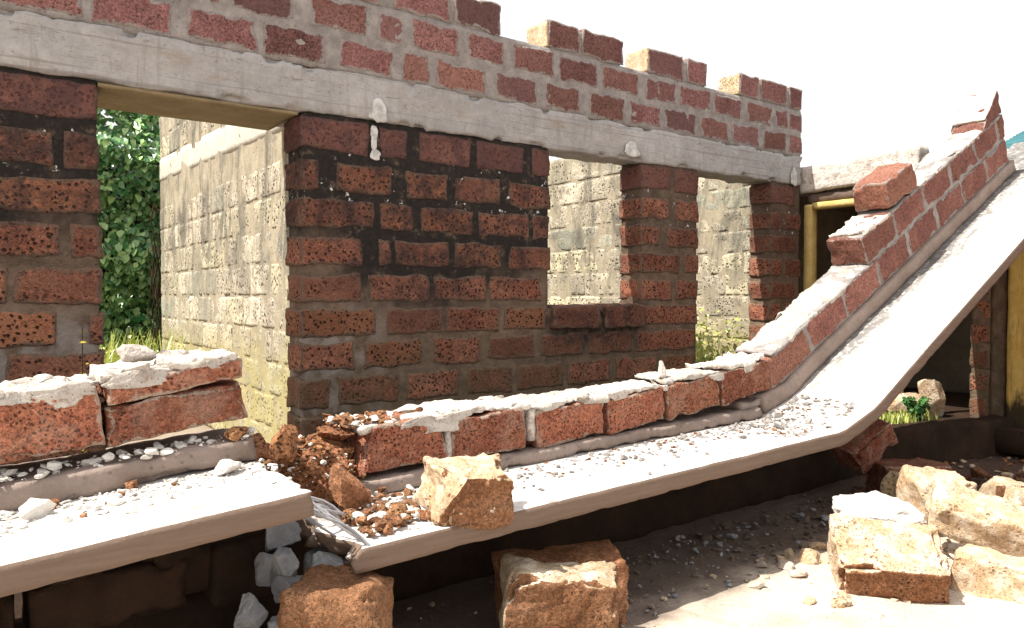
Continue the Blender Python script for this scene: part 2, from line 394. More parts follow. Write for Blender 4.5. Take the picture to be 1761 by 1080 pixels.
M['teal'] = concrete('teal_roof_sheet', (0.03, 0.10, 0.12), (0.05, 0.14, 0.155))
def leaf(name, a, b):
    B = NB(name)
    col = B.mix(B.tint, a, b)
    col = B.scale(col, B.math('MULTIPLY_ADD', B.noise(12, 3), 0.7, 0.65))
    B.b.inputs['Roughness'].default_value = 0.32; B.b.inputs['Specular IOR Level'].default_value = 0.6
    tr = B.n('ShaderNodeBsdfTranslucent'); B.put(tr.inputs[0], col)
    mx = B.n('ShaderNodeMixShader'); mx.inputs[0].default_value = 0.25
    B.t.links.new(B.b.outputs[0], mx.inputs[1]); B.t.links.new(tr.outputs[0], mx.inputs[2])
    B.t.links.new(mx.outputs[0], B.t.nodes['Material Output'].inputs[0])
    return B.done(col)
M['ivy'] = leaf('ivy_leaf', (0.04, 0.17, 0.05), (0.46, 0.66, 0.28))
M['grass'] = leaf('grass_blade', (0.24, 0.33, 0.06), (0.58, 0.58, 0.18))
M['weed'] = leaf('weed_leaf', (0.03, 0.12, 0.03), (0.09, 0.22, 0.05))
M['yellow_leaf'] = leaf('yellow_sprig', (0.42, 0.34, 0.04), (0.5, 0.42, 0.06))
M['stem'] = concrete('brown_stem', (0.04, 0.025, 0.016), (0.07, 0.045, 0.028))

# ------------------------------------------------------------------ the setting
def sheet(name, x0, x1, y0, y1, z, res, mat, amp=0.0, freq=2.0):
    xs = np.linspace(x0, x1, max(2, int((x1 - x0) / res) + 1)); ys = np.linspace(y0, y1, max(2, int((y1 - y0) / res) + 1))
    X, Y = np.meshgrid(xs, ys, indexing='ij'); P = np.stack([X.ravel(), Y.ravel(), np.zeros(X.size)], -1)
    h = fbm(P * freq, 5, 4) * amp
    return P, h, (len(xs), len(ys))
mb = MB()     # ground: one sheet, fine near the ruin, coarse out to the horizon
ax = np.concatenate([-np.geomspace(400, 4, 14), np.linspace(-3, 11, 290), np.geomspace(12, 400, 14)])
ay = np.concatenate([-np.geomspace(400, 5.5, 14), np.linspace(-5, 1, 130), np.geomspace(1.5, 400, 14)])
X, Y = np.meshgrid(ax, ay, indexing='ij'); P = np.stack([X.ravel(), Y.ravel(), np.zeros(X.size)], -1)
near = np.exp(-((P[:, 0] - 4) / 9) ** 2 - ((P[:, 1] + 2) / 6) ** 2)
P[:, 2] = 0.10 + (fbm(P * 1.1, 5, 3) * 0.03 + fbm(P * 9, 15, 3) * 0.016) * near
g = np.arange(X.size).reshape(X.shape)
mb.add(P, np.stack([g[:-1, :-1], g[1:, :-1], g[1:, 1:], g[:-1, 1:]], -1).reshape(-1, 4))
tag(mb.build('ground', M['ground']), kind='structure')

mb = MB()
put(mb, rbox((9.2, 1.42, 0.30), 0.08, 0.02, 0.008, 6), (2.6, -0.72, 0.21))
tag(mb.build('verandah_floor', M['plinth']), kind='structure')
mb = MB()
put(mb, rbox((9.6, 5.6, 0.26), 0.12, 0.02, 0.01, 4), (2.4, 2.9, 0.21))
tag(mb.build('room_floor', M['floor']), kind='structure')

# ------------------------------------------------------------------ facade
TH = 0.26
ROWZ = {1: (2.405, 2.60), 2: (2.155, 2.335), 3: (1.925, 2.10), 4: (1.69, 1.865), 5: (1.455, 1.63), 6: (1.24, 1.415), 7: (1.02, 1.20), 8: (0.79, 0.975), 9: (0.56, 0.745), 10: (0.33, 0.515)}
ROWS = {
 1: [(-2.0,-1.6),(-1.5,-1.1),(-1.02,-0.62),(-0.54,-0.17),(-0.09,0.13),(0.19,0.63),(1.72,2.18),(2.26,2.46),(2.55,2.96),(3.02,3.44),(3.52,3.69)],
 2: [(-1.9,-1.5),(-1.42,-1.0),(-0.92,-0.5),(-0.42,-0.02),(0.05,0.42),(0.47,0.63),(1.72,1.84),(1.95,2.35),(2.44,2.78),(2.83,3.22),(3.31,3.69)],
 3: [(-2.0,-1.6),(-1.52,-1.1),(-1.02,-0.74),(-0.66,-0.3),(-0.25,0.10),(0.16,0.64),(1.72,2.21),(2.26,2.51),(2.56,2.99),(3.04,3.48),(3.53,3.69)],
 4: [(-1.9,-1.4),(-1.3,-0.9),(-0.83,-0.47),(-0.4,-0.07),(0.0,0.44),(0.49,0.64),(1.72,2.12),(2.24,2.33),(2.37,2.78),(2.83,3.23),(3.31,3.69)],
 5: [(-2.0,-1.5),(-1.4,-1.0),(-0.93,-0.6),(-0.53,-0.25),(-0.17,0.22),(0.25,0.64),(1.72,2.12),(2.18,2.62),(2.66,3.09),(3.13,3.60)],
 6: [(-1.9,-1.5),(-1.4,-1.0),(-0.9,-0.5),(-0.42,-0.03),(0.05,0.43),(0.57,0.65),(1.72,2.22),(2.3,2.73),(2.76,3.21),(3.25,3.66)],
 7: [(-2.0,-1.5),(-1.4,-1.0),(-0.93,-0.6),(-0.53,-0.25),(-0.19,0.16),(0.21,0.65),(1.72,2.07),(2.14,2.56),(2.65,3.06),(3.12,3.54),(3.6,4.04),(4.09,4.59),(4.65,5.38)],
 8: [(-1.9,-1.5),(-1.4,-1.0),(-0.9,-0.5),(-0.42,-0.03),(0.05,0.38),(0.42,0.65),(1.72,1.9),(1.96,2.39),(2.45,2.86),(2.94,3.33),(3.38,3.82),(3.89,4.33),(4.4,4.89),(4.96,5.38)],
 9: [(-2.0,-1.5),(-1.4,-1.0),(-0.93,-0.6),(-0.53,-0.25),(-0.19,0.16),(0.21,0.65),(1.72,2.07),(2.14,2.56),(2.65,3.06),(3.12,3.54),(3.6,4.04),(4.09,4.59),(4.65,5.38)],
 10: [(-1.9,-1.5),(-1.4,-1.0),(-0.9,-0.5),(-0.42,-0.03),(0.05,0.38),(0.42,0.65),(1.72,1.9),(1.96,2.39),(2.45,2.86),(2.94,3.33),(3.38,3.82),(3.89,4.33),(4.4,4.89),(4.96,5.38)],
}
for k in range(1, 7):      # pillar between the window and the second opening
    ROWS[k] += {1: [(4.69, 5.05), (5.11, 5.42)], 2: [(4.69, 5.04), (5.11, 5.42)], 3: [(4.69, 4.92), (5.0, 5.42)], 4: [(4.69, 5.17), (5.24, 5.42)], 5: [(4.69, 5.08), (5.13, 5.42)], 6: [(4.74, 5.42)]}[k]
for k in range(1, 11):     # end pier
    ROWS[k] += [(6.52, 6.93)] if k % 2 else [(6.52, 6.70), (6.76, 7.03)]
facade = thing('ruined_facade_wall', 'long roofless facade wall of reddish laterite blocks with a grey concrete ring beam, doorway and window holes', 'wall', (2.5, 0.15, 0.2))
mb = MB()
def wall_block(mb, t0, t1, z0, z1, y0=0.0005, th=TH - 0.001, mat=0, tint=None, amp=0.0032):
    L = t1 - t0; H = z1 - z0
    p, q, eg = rbox((L, th, H), 0.018, 0.006, amp, 24, warp=0.022, wfreq=9, ywarp=0.08)
    # depth needs few cells: lattice follows the same resolution, fine for a wall this size
    c = ((t0 + t1) / 2, y0 + th / 2, (z0 + z1) / 2)
    put(mb, (p, q, eg), c, None, mat, tint)
for k, blocks in ROWS.items():
    for (a, b) in blocks:
        if 3.70 < (a + b) / 2 < 4.68 and k < 7: continue
        z0, z1 = ROWZ[k]
        wall_block(mb, a, b, z0, z1)
def panel(mb, t0, t1, z0, z1, y0=0.005, y1=TH - 0.005, mat=1, amp=0.002, res=0.035):
    put(mb, rbox((t1 - t0, y1 - y0, z1 - z0), res, 0.012, amp, 7), ((t0 + t1) / 2, (y0 + y1) / 2, (z0 + z1) / 2), None, mat, 0.5)
panel(mb, -2.0, 0.625, 0.2, 2.63); panel(mb, 1.735, 3.68, 0.2, 2.635); panel(mb, 3.5, 4.9, 0.2, 1.40, 0.007, TH - 0.007)
panel(mb, 4.70, 5.41, 0.2, 2.632); panel(mb, 6.53, 7.02, 0.2, 2.634)
mb.build('block_wall', [M['brick'], M['mortar_low']], facade)
mb = MB()
for (a, b) in ((3.705, 4.19), (4.255, 4.71)): wall_block(mb, a, b, 1.235, 1.42, -0.035, 0.29, 0, 0.15)
mb.build('window_sill', [M['brick']], facade)

mb = MB()
put(mb, rbox((9.02, 0.285, 0.29), 0.022, 0.008, 0.006, 8, warp=0.016, wfreq=5, chip=0.03), (2.5, 0.128, 2.765))
mb.build('ring_beam', M['ringbeam'], facade)
mb = MB()
put(mb, rbox((1.5, 0.24, 0.20), 0.04, 0.01, 0.004, 6), (1.15, 0.43, 2.726))
put(mb, rbox((1.085, 0.545, 0.022), 0.04, 0.004, 0.002, 6), (1.172, 0.279, 2.607), None, 1)
mb.build('door_lintel', [M['ringbeam'], M['soffit']], facade)

PA = [(-2.0,-1.6),(-1.5,-1.1),(-1.0,-0.65),(-0.57,-0.29),(-0.21,0.07),(0.11,0.57),(0.6,0.99),(1.07,1.46),(1.51,1.89),(1.98,2.35),(2.42,2.62),(2.7,3.1),(3.19,3.56),(3.65,4.0),(4.09,4.48),(4.55,4.92),(4.98,5.38),(5.46,5.84),(5.91,6.3),(6.38,6.76),(6.8,7.03)]
PB = [(-1.9,-1.5),(-1.4,-1.0),(-0.92,-0.6),(-0.53,-0.3),(-0.25,-0.02),(0.03,0.33),(0.38,0.68),(0.72,0.93),(0.97,1.25),(1.32,1.69),(1.79,2.16),(2.25,2.43),(2.51,2.88),(2.95,3.26),(3.34,3.73),(3.79,4.18),(4.24,4.66),(4.74,5.12),(5.17,5.58),(5.64,6.04),(6.13,6.51),(6.58,6.78),(6.81,7.03)]
PC = [(-2.0,-1.6),(-1.5,-1.1),(-1.0,-0.65),(-0.57,-0.12),(-0.04,0.26),(0.31,0.62),(0.68,1.02),(1.08,1.44),(1.5,1.88),(1.93,2.26),(2.37,2.79),(2.84,3.23),(3.68,3.985),(4.02,4.47),(4.77,5.21),(5.27,5.53),(6.02,6.3),(6.34,6.77),(6.81,7.03)]
mb = MB()
for rowb, (z0, z1) in ((PA, (2.935, 3.115)), (PB, (3.165, 3.35)), (PC, (3.39, 3.60))):
    for (a, b) in rowb: wall_block(mb, a, b, z0, z1)
panel(mb, -2.0, 7.025, 2.905, 3.385, 0.004, TH - 0.004)
for (a, b) in ((-1.99, 3.2), (3.70, 4.45), (4.80, 5.50), (6.05, 7.01)): panel(mb, a, b, 3.37, 3.575, 0.012, TH - 0.012)
for x_ in (3.672, 4.762, 6.012): put(mb, rbox((0.02, TH - 0.012, 0.195), 0.016, 0.004, 0.005, 20, warp=0.01), (x_, TH / 2, 3.495), None, 2)  # pale mortar sheets on the stub ends, also painting in their sunlight
mb.build('parapet', [M['brick_top'], M['mortar'], M['pale_block']], facade)

def splash(parent, x, z, w_, h_, seed, y=-0.024, taper=0.35):
    """blotch of lime on the wall: a thin ragged lump"""
    uvw, q = lattice(16, 4, 16); p = uvw * 2 - 1
    L = np.linalg.norm(p, axis=1, keepdims=True); p = p / L
    rag = 1 + 0.5 * fbm(p * np.array([1.25, 0.2, 1.25]) + seed * 3.1, seed, 5, 0.6)[:, None]
    p = p * rag * np.array([w_ / 2, 0.004, h_ / 2])
    p[:, 0] *= 1 - taper * np.clip(p[:, 2] / (h_ / 2), -1, 1)      # runs wider at the bottom
    m = MB(); put(m, (p, q), (x, y, z), None, 0, 0.6); m.build('lime_splash', M['lime'], parent)
splash(facade, 2.235, 2.70, 0.14, 0.17, 3); splash(facade, 2.215, 2.555, 0.055, 0.09, 5, -0.003, 0); splash(facade, 2.212, 2.485, 0.045, 0.12, 35, -0.003, 0); splash(facade, 2.222, 2.415, 0.075, 0.07, 37, -0.003, 0.2)
splash(facade, 4.55, 2.71, 0.17, 0.13, 8); splash(facade, 6.86, 2.69, 0.13, 0.20, 12); splash(facade, 0.05, 2.76, 0.16, 0.10, 14); splash(facade, 0.00, 2.68, 0.13, 0.07, 15)

# ------------------------------------------------------------------ cross walls behind
def cross_wall(name, label, X, y0, y1, ztop, beam=True, th=0.24):
    t = thing(name, label, 'wall', (X + th / 2, (y0 + y1) / 2, 0.3))
    m = MB()
    z = 0.34; k = 0
    while z < ztop - 0.1:
        if beam and z + 0.2 > 2.6 and z < 2.9: z = 2.93
        y = y0 + (0 if k % 2 else -0.22)
        while y < y1 - 0.05:
            a = max(y, y0); b = min(y + 0.43 + rnd.uniform(-0.03, 0.03), y1)
            if b - a > 0.06:
                p, q, eg = rbox((th + 0.007 + rnd.uniform(-0.002, 0.003), b - a, 0.222), 0.022, 0.008, 0.0026, 18, warp=0.007, wfreq=9, ywarp=1.0)
                put(m, (p, q, eg), (X + th / 2, (a + b) / 2, z + 0.106), None, 0)
            y = b + 0.012
        z += 0.232; k += 1
    put(m, rbox((th + 0.004, y1 - y0 - 0.01, ztop - 0.36), 0.04, 0.01, 0.003, 7), (X + th / 2, (y0 + y1) / 2, (ztop + 0.30) / 2), None, 1, 0.5)
    m.build('block_wall', [M['cross_block'], M['cross_mortar']], t)
    if beam:
        m = MB(); put(m, rbox((th + 0.010, y1 - y0 + 0.01, 0.24), 0.05, 0.01, 0.005, 6), (X + th / 2, (y0 + y1) / 2, 2.77), rot(1.5, 0, 0))
        m.build('ring_beam', M['cross_beam'], t)
    return t
cross_wall('cross_wall', 'sunlit pale block cross wall seen through the tall doorway, with a white beam band', 1.80, 0.31, 4.25, 3.62)
cross_wall('cross_wall', 'sunlit pale block wall seen through the small window hole', 5.12, 0.31, 3.6, 2.95, False)
cross_wall('cross_wall', 'sunlit pale block wall behind the narrow opening with grass at its foot', 6.78, 0.31, 3.6, 2.95, False)

# ------------------------------------------------------------------ ivy behind the doorway
def leaf_mesh(mb, c, nrm, up, size, tint, mat=0):
    n = np.array(nrm, float); n /= np.linalg.norm(n); u = np.array(up, float); u = u - n * (u @ n); u /= (np.linalg.norm(u) + 1e-9); s = np.cross(u, n)
    c = np.array(c)
    V = [c - u * 0.5 * size, c - s * 0.42 * size - u * 0.12 * size + n * 0.12 * size, c + u * 0.04 * size - n * 0.02 * size, c + s * 0.42 * size - u * 0.12 * size + n * 0.12 * size,
         c - s * 0.30 * size + u * 0.30 * size + n * 0.05 * size, c + u * 0.62 * size - n * 0.10 * size, c + s * 0.30 * size + u * 0.30 * size + n * 0.05 * size]
    mb.add(V, [(0, 3, 2, 1), (1, 2, 5, 4), (2, 3, 6, 5)], mat, tint)
bw = thing('garden_wall', 'low dark block wall hidden under the ivy behind the doorway', 'wall', (1.6, 5.35, 0.1))
mb = MB(); put(mb, rbox((5.2, 0.22, 3.1), 0.1, 0.02, 0.01, 6), (1.2, 5.35, 1.65)); mb.build('block_wall', M['plinth'], bw)
ivy = thing('ivy_creeper', 'dense dark green leafy creeper climbing beyond the doorway', 'plant', (1.6, 5.0, 0.2))
mb = MB(); rr = np.random.RandomState(3)
for k in range(13000):
    x = rr.uniform(-0.2, 2.3); z = rr.uniform(0.3, 3.9)
    q_ = np.array([[x * 1.6, z * 1.6, 0.5]]); bulge = vnoise(q_ + 40, 2)[0] + 0.8 * vnoise(q_ * 2.6 + 4, 12)[0]
    y = 5.0 - 0.28 * bulge - rr.uniform(0, 0.22) + (0.1 if z > 3.2 else 0)
    n = np.array([-0.5 + rr.normal() * 0.6, -0.8 + rr.normal() * 0.4, 0.7 + rr.normal() * 0.6])
    leaf_mesh(mb, (x, y, z), n, (rr.normal() * 0.5, -0.3, -1), rr.uniform(0.05, 0.105), rr.uniform(0, 1) ** 1.5)
mb.build('foliage', M['ivy'], ivy)
mb = MB()
for k in range(16):
    x = 1.80 + rr.uniform(-0.10, 0.10); yy = 4.33 + rr.uniform(-0.04, 0.05); pts = []
    for i in range(15): pts.append((x + rr.normal() * 0.022, yy + rr.normal() * 0.02, 0.3 + i * 0.17 + rr.normal() * 0.02))
    tube(mb, pts[:rr.randint(9, 15)], 0.004 + 0.008 * rr.rand(), 0, rr.rand())
mb.build('stem', M['stem'], ivy)

# ------------------------------------------------------------------ grass and weeds
def blades(mb, cx, cy, cz, n, sx, sy, h, seed, wid=0.012):
    rr = np.random.RandomState(seed)
    for k in range(n):
        x = cx + rr.normal() * sx; y = cy + rr.normal() * sy; hh = h * rr.uniform(0.4, 1.1)
        a = rr.uniform(0, 6.28); lean = rr.uniform(0.1, 0.6) * hh; d = np.array([math.cos(a), math.sin(a), 0]); s = np.array([-d[1], d[0], 0]) * wid
        p0 = np.array([x, y, cz]); p1 = p0 + d * lean * 0.35 + np.array([0, 0, hh * 0.6]); p2 = p0 + d * lean + np.array([0, 0, hh])
        mb.add([p0 - s, p0 + s, p1 + s * 0.8, p1 - s * 0.8, p2 + s * 0.1, p2 - s * 0.1], [(0, 1, 2, 3), (3, 2, 4, 5)], 0, rr.rand())
mb = MB()
blades(mb, 6.1, 0.85, 0.33, 500, 0.30, 0.30, 0.5, 4); blades(mb, 6.45, 1.5, 0.33, 500, 0.22, 0.5, 0.75, 5)
blades(mb, 1.25, 3.7, 0.33, 900, 0.5, 0.4, 0.78, 6); blades(mb, 4.6, 1.6, 0.33, 300, 0.4, 0.5, 0.5, 7)
rr = np.random.RandomState(77)
for (cx, cy, sx, sy, h_, n_) in ((6.2, 0.9, 0.3, 0.35, 0.75, 2600), (6.5, 1.6, 0.2, 0.6, 1.05, 3200), (1.15, 3.8, 0.5, 0.3, 0.75, 1500)):
    for k in range(n_):
        f = rr.rand(); leaf_mesh(mb, (cx + rr.normal() * sx * (1 - 0.4 * f), cy + rr.normal() * sy, 0.34 + h_ * f * (0.7 + 0.3 * math.sin(9 * cx + k % 7))), (-0.4 + rr.normal() * 0.5, rr.normal() * 0.5, 0.8), rr.normal(size=3), rr.uniform(0.03, 0.06), rr.rand())
tag(mb.build('grass', M['grass']), 'yellow green grass growing on the floors inside the roofless rooms', 'grass', kind='stuff')
mb = MB()
blades(mb, 6.95, -1.12, 0.36, 350, 0.16, 0.09, 0.09, 11, 0.006)
tag(mb.build('short_grass', M['grass']), 'short dry grass on the verandah edge under the sloping slab', 'grass', kind='stuff')

def sprig(name, label, loc, h, n, mats, seed, size=0.03, spread=0.1, cat='plant', stems=4):
    t = thing(name, label, cat, loc); rr = np.random.RandomState(seed)
    ms = MB(); ml = MB()
    for s in range(stems):
        a = rr.uniform(0, 6.28); r = rr.uniform(0.3, 1) * spread
        pts = [np.array(loc) + np.array([math.cos(a) * r * f, math.sin(a) * r * f, h * f * rr.uniform(0.85, 1.0)]) for f in (0, 0.35, 0.7, 1.0)]
        tube(ms, pts, [0.005, 0.004, 0.003, 0.002], 0, 0.5, 5)
        for i in range(n):
            f = rr.uniform(0.15, 1.0); k = min(2, int(f * 3)); c = pts[k] + (pts[k + 1] - pts[k]) * (f * 3 - k if f < 1 else 1)
            c = c + rr.normal(size=3) * 0.012
            leaf_mesh(ml, c, rr.normal(size=3) * 0.6 + np.array([-0.2, -0.4, 0.9]), rr.normal(size=3), size * rr.uniform(0.6, 1.3), rr.rand())
    ms.build('stem', M['stem'], t); ml.build('foliage', mats, t)
    return t
sprig('weed', 'bushy green weed beside the pale boulders under the sloping slab', (6.98, -1.22, 0.36), 0.22, 40, M['weed'], 31, 0.04, 0.12, stems=9)
sprig('sapling', 'thin yellow sprig standing in front of the left end of the facade', (0.47, -0.5, 0.36), 1.02, 22, M['yellow_leaf'], 32, 0.022, 0.03, stems=1)

# ------------------------------------------------------------------ fallen verandah beam
class Path:
    def __init__(s, pts):
        s.p = np.array(pts, float); d = np.diff(s.p, axis=0); s.L = np.hypot(d[:, 0], d[:, 1]); s.a = np.concatenate([[0], np.cumsum(s.L)])
        tn = d / s.L[:, None]; nr = np.stack([-tn[:, 1], tn[:, 0]], -1)
        vn = np.zeros_like(s.p); vn[:-1] += nr; vn[1:] += nr; s.vn = vn / np.linalg.norm(vn, axis=1, keepdims=True)
    def arc(s, t): return float(np.interp(t, s.p[:, 0], s.a))
    def at(s, a):
        x = np.interp(a, s.a, s.p[:, 0]); z = np.interp(a, s.a, s.p[:, 1])
        nx = np.interp(a, s.a, s.vn[:, 0]); nz = np.interp(a, s.a, s.vn[:, 1])
        return x, z, nx, nz
    def map(s, p):      # columns: arc, Y, height over the slab's underside
        x, z, nx, nz = s.at(p[:, 0])
        return np.stack([x + nx * p[:, 2], p[:, 1], z + nz * p[:, 2]], -1)
def strip(mb, path, t0, t1, y0, y1, b0, b1, mat=0, res=0.03, r=0.008, amp=0.004, freq=8, warp=0.006, tint=0.5, jag=0.0, jag0=0.0, side=None, chip=0.0):
    a0, a1 = path.arc(t0), path.arc(t1)
    p, q, eg = rbox((a1 - a0, y1 - y0, b1 - b0), res, r, amp, freq, warp=warp, wfreq=5, chip=chip)
    p = p + np.array([(a0 + a1) / 2, (y0 + y1) / 2, (b0 + b1) / 2])
    if jag or jag0:     # broken ends
        f = np.clip((p[:, 0] - (a1 - 0.35)) / 0.35, 0, 1) ** 2; g_ = np.clip(((a0 + 0.35) - p[:, 0]) / 0.35, 0, 1) ** 2
        e = np.stack([np.zeros(len(p)), p[:, 1] * 9, p[:, 2] * 14], -1)
        p[:, 0] += fbm(e, 71, 3) * jag * f + fbm(e + 9, 33, 3) * jag0 * g_
    v = path.map(p)
    if side is not None:     # sides and underside coloured darker as shade, dusty top
        c = v[q]; nrm = np.cross(c[:, 2] - c[:, 0], c[:, 3] - c[:, 1]); nrm /= np.linalg.norm(nrm, axis=1, keepdims=True) + 1e-12
        up = nrm[:, 2] > 0.72
        mb.add(v, q, mat, tint); mb.m[-1] = np.where(up, mat, side)
    else: mb.add(v, q, mat, tint)
def beam_block(mb, path, t0, t1, b0, h, y0=-1.59, y1=-1.31, mat=0, tilt=0.0, cuts=(), amp=0.006, warp=0.014, dy=0.0, r=0.008):
    a0, a1 = path.arc(t0), path.arc(t1)
    x, z, nx, nz = [float(v) for v in path.at((a0 + a1) / 2)]
    p, q, eg = rbox((a1 - a0, y1 - y0, h), 0.016, r, amp, 15, warp=warp, wfreq=7, cuts=cuts, chip=0.012, ywarp=0.35)
    ang = math.atan2(nx, nz)     # rotation about Y
    p = p @ rot(0, math.degrees(ang) - tilt, 0).T
    put(mb, (p, q, eg), (x + nx * (b0 + h / 2), (y0 + y1) / 2 + dy, z + nz * (b0 + h / 2)), None, mat)

left = Path([(-2.4, 0.60), (0.1, 0.722), (0.93, 0.785)])
lf = thing('fallen_beam', 'short broken length of fallen concrete eaves slab with two big laterite blocks on its upstand, at the left', 'fallen beam', (0.0, -1.75, 0.1))
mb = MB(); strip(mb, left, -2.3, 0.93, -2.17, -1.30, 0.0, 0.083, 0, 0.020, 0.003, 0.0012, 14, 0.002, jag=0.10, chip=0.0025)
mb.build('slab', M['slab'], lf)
mb = MB(); strip(mb, left, -2.3, 0.925, -1.635, -1.305, 0.086, 0.172, 0, 0.02, 0.005, 0.005, 12, 0.012, jag=0.06, chip=0.02)
mb.build('upstand', M['upstand'], lf)
mb = MB()
for (a, b) in ((-1.5, -1.02), (-1.0, -0.53), (-0.51, -0.04)): beam_block(mb, left, a, b, 0.205, 0.215, tilt=1.0)
beam_block(mb, left, -0.03, 0.425, 0.225, 0.215, tilt=2.5)
beam_block(mb, left, 0.445, 0.915, 0.240, 0.135, tilt=3.6, warp=0.016)
beam_block(mb, left, 0.452, 0.912, 0.386, 0.075, tilt=4.0, warp=0.016, r=0.01)
mb.build('block_course', M['brick_beam'], lf)
def cap(mb, path, t0, t1, b, seed, y0=-1.592, y1=-1.305, lip=1, thick=0.02):
    """what is left of the mortar bed: a thin layer, broken shards lying on it, and plaster hanging over the front"""
    rr = np.random.RandomState(seed)
    strip(mb, path, t0, t1, y0 + 0.006, y1, b - 0.012, b + 0.008 + thick * 0.4, 0, 0.012, 0.003, 0.006 + thick * 0.2, 17, 0.022, rr.rand(), chip=0.03)
    a0, a1 = path.arc(t0), path.arc(t1); n = int((a1 - a0) * 600 * thick)
    for k in range(n):
        a = a0 + (a1 - a0) * rr.rand(); x, z, nx, nz = [float(v) for v in path.at(a)]
        s_ = 0.02 + 0.07 * rr.rand() ** 2; hh = min(thick, s_ * 0.6) * rr.uniform(0.7, 1.2)
        y = rr.uniform(y0 + s_ * 0.3, y1 - s_ * 0.3)
        p, q = chunk((s_ * 1.5, s_, hh * 1.6), rr.randint(99999), 7, 8, 0.08)
        put(mb, (p, q), (x + nx * (b + hh * 0.45), y, z + nz * (b + hh * 0.45)), rot(rr.uniform(-7, 7), -math.degrees(math.atan2(-nx, nz)) * -1 * 0 + math.degrees(math.atan2(nx, nz)) + rr.uniform(-6, 6), rr.uniform(-35, 35)), 0, rr.rand())
    if lip:
        for k in range(int((a1 - a0) * lip * 3.5)):
            a = a0 + (a1 - a0) * rr.rand(); x, z, nx, nz = [float(v) for v in path.at(a)]
            w_ = rr.uniform(0.08, 0.24); h_ = rr.uniform(0.03, 0.075)
            p, q = chunk((w_, 0.013, h_), rr.randint(99999), 6, 12, 0.16); bb = b + 0.012 - h_ * 0.42
            put(mb, (p, q), (x + nx * bb, y0 + 0.001, z + nz * bb), rot(0, math.degrees(math.atan2(nx, nz)) + rr.uniform(-5, 5), 0), 0, rr.rand() * 0.5)
mb = MB()
cap(mb, left, -1.5, -0.02, 0.424, 1); cap(mb, left, -0.04, 0.44, 0.442, 2, thick=0.035, lip=2); cap(mb, left, 0.44, 0.70, 0.462, 3, thick=0.035, lip=2); cap(mb, left, 0.66, 0.91, 0.474, 13, thick=0.035, lip=2)
put(mb, chunk((0.12, 0.09, 0.07), 77, 8, 12, 0.08), (0.53, -1.5, 1.285), rot(0, 0, 30))
mb.build('mortar_cap', M['cap'], lf)
# bent reinforcing bars at the break
rr = np.random.RandomState(8)
for k in range(9):
    m = MB(); y0 = rr.uniform(-2.05, -1.72); x0 = 0.84
    e = np.array((rr.uniform(1.10, 1.24), y0 - rr.uniform(-0.05, 0.14), rr.uniform(0.56, 0.66))); e[1] = max(e[1], -2.15)
    ph = rr.uniform(0, 6); pts = []
    for i in range(11):
        f = i / 10.0
        pts.append((x0 + (e[0] - x0) * f + 0.012 * math.sin(f * 7 + ph), y0 + (e[1] - y0) * f ** 1.6 + 0.03 * math.sin(f * 5 + ph), 0.825 + (e[2] - 0.825) * f ** 1.7 + 0.015 * math.sin(f * 6 + ph)))
    tube(m, pts, rr.uniform(0.003, 0.0055), 0, rr.rand(), 7); m.build('rebar', M['steel'], lf)

for k in range(5):       # the strands that bridge the gap down to the long slab's corner
    m = MB(); ph = rr.uniform(0, 6); y0 = -2.10 + 0.05 * k; pts = []
    for i in range(13):
        f = i / 12.0
        pts.append((0.88 + 0.26 * f + 0.010 * math.sin(f * 8 + ph), y0 + (-2.165 + 0.02 * k - y0) * f + 0.012 * math.sin(f * 6 + ph), 0.835 - 0.20 * f ** 1.3 + 0.012 * math.sin(f * 5 + ph)))
    tube(m, pts, 0.0045, 0, rr.rand(), 7); m.build('rebar', M['steel'], lf)

bent = Path([(1.0, 0.560), (4.03, 0.636), (4.12, 0.648), (4.44, 0.742), (4.53, 0.783), (4.87, 0.962), (6.6, 1.843), (8.9, 3.03)])
bf = thing('fallen_beam', 'long bent fallen concrete eaves slab carrying laterite block courses, rising steeply to the right', 'fallen beam', (4.2, -1.75, 0.1))
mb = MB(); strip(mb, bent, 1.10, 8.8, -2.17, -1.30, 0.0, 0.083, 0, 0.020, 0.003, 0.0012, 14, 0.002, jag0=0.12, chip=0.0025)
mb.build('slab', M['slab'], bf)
mb = MB(); strip(mb, bent, 1.26, 4.10, -1.618, -1.305, 0.086, 0.146, 0, 0.02, 0.005, 0.005, 12, 0.012, jag=0.06, jag0=0.06, chip=0.02)
strip(mb, bent, 4.16, 8.03, -1.61, -1.305, 0.086, 0.20, 0, 0.026, 0.008, 0.006, 10, 0.010)
strip(mb, bent, 3.95, 4.22, -1.60, -1.32, 0.13, 0.19, 0, 0.026, 0.02, 0.014, 10, 0.03)
mb.build('upstand', M['upstand'], bf)
mb = MB()
for (a, b, b0, h, tl, cuts) in ((1.315, 1.80, 0.178, 0.195, 1.0, ((-1, -0.2, 0.25, 0.16),)), (1.83, 2.25, 0.158, 0.195, 0.4, ()), (2.32, 2.77, 0.155, 0.19, 0.6, ()),
                               (2.805, 3.25, 0.163, 0.19, 1.2, ()), (3.28, 3.73, 0.188, 0.19, 2.0, ()), (3.765, 4.26, 0.222, 0.20, 2.2, ())):
    beam_block(mb, bent, a, b, b0, h, tilt=tl, cuts=cuts)
mb.build('block_course', M['brick_beam'], bf)
mb = MB()
cap(mb, bent, 1.36, 2.29, 0.366, 4); cap(mb, bent, 2.27, 2.80, 0.352, 5); cap(mb, bent, 2.78, 3.28, 0.360, 6); cap(mb, bent, 3.27, 3.76, 0.386, 7); cap(mb, bent, 3.75, 4.27, 0.430, 8)
put(mb, chunk((0.06, 0.05, 0.12), 78, 8, 12, 0.08), (3.30, -1.50, 1.06), rot(0, 25, 30))
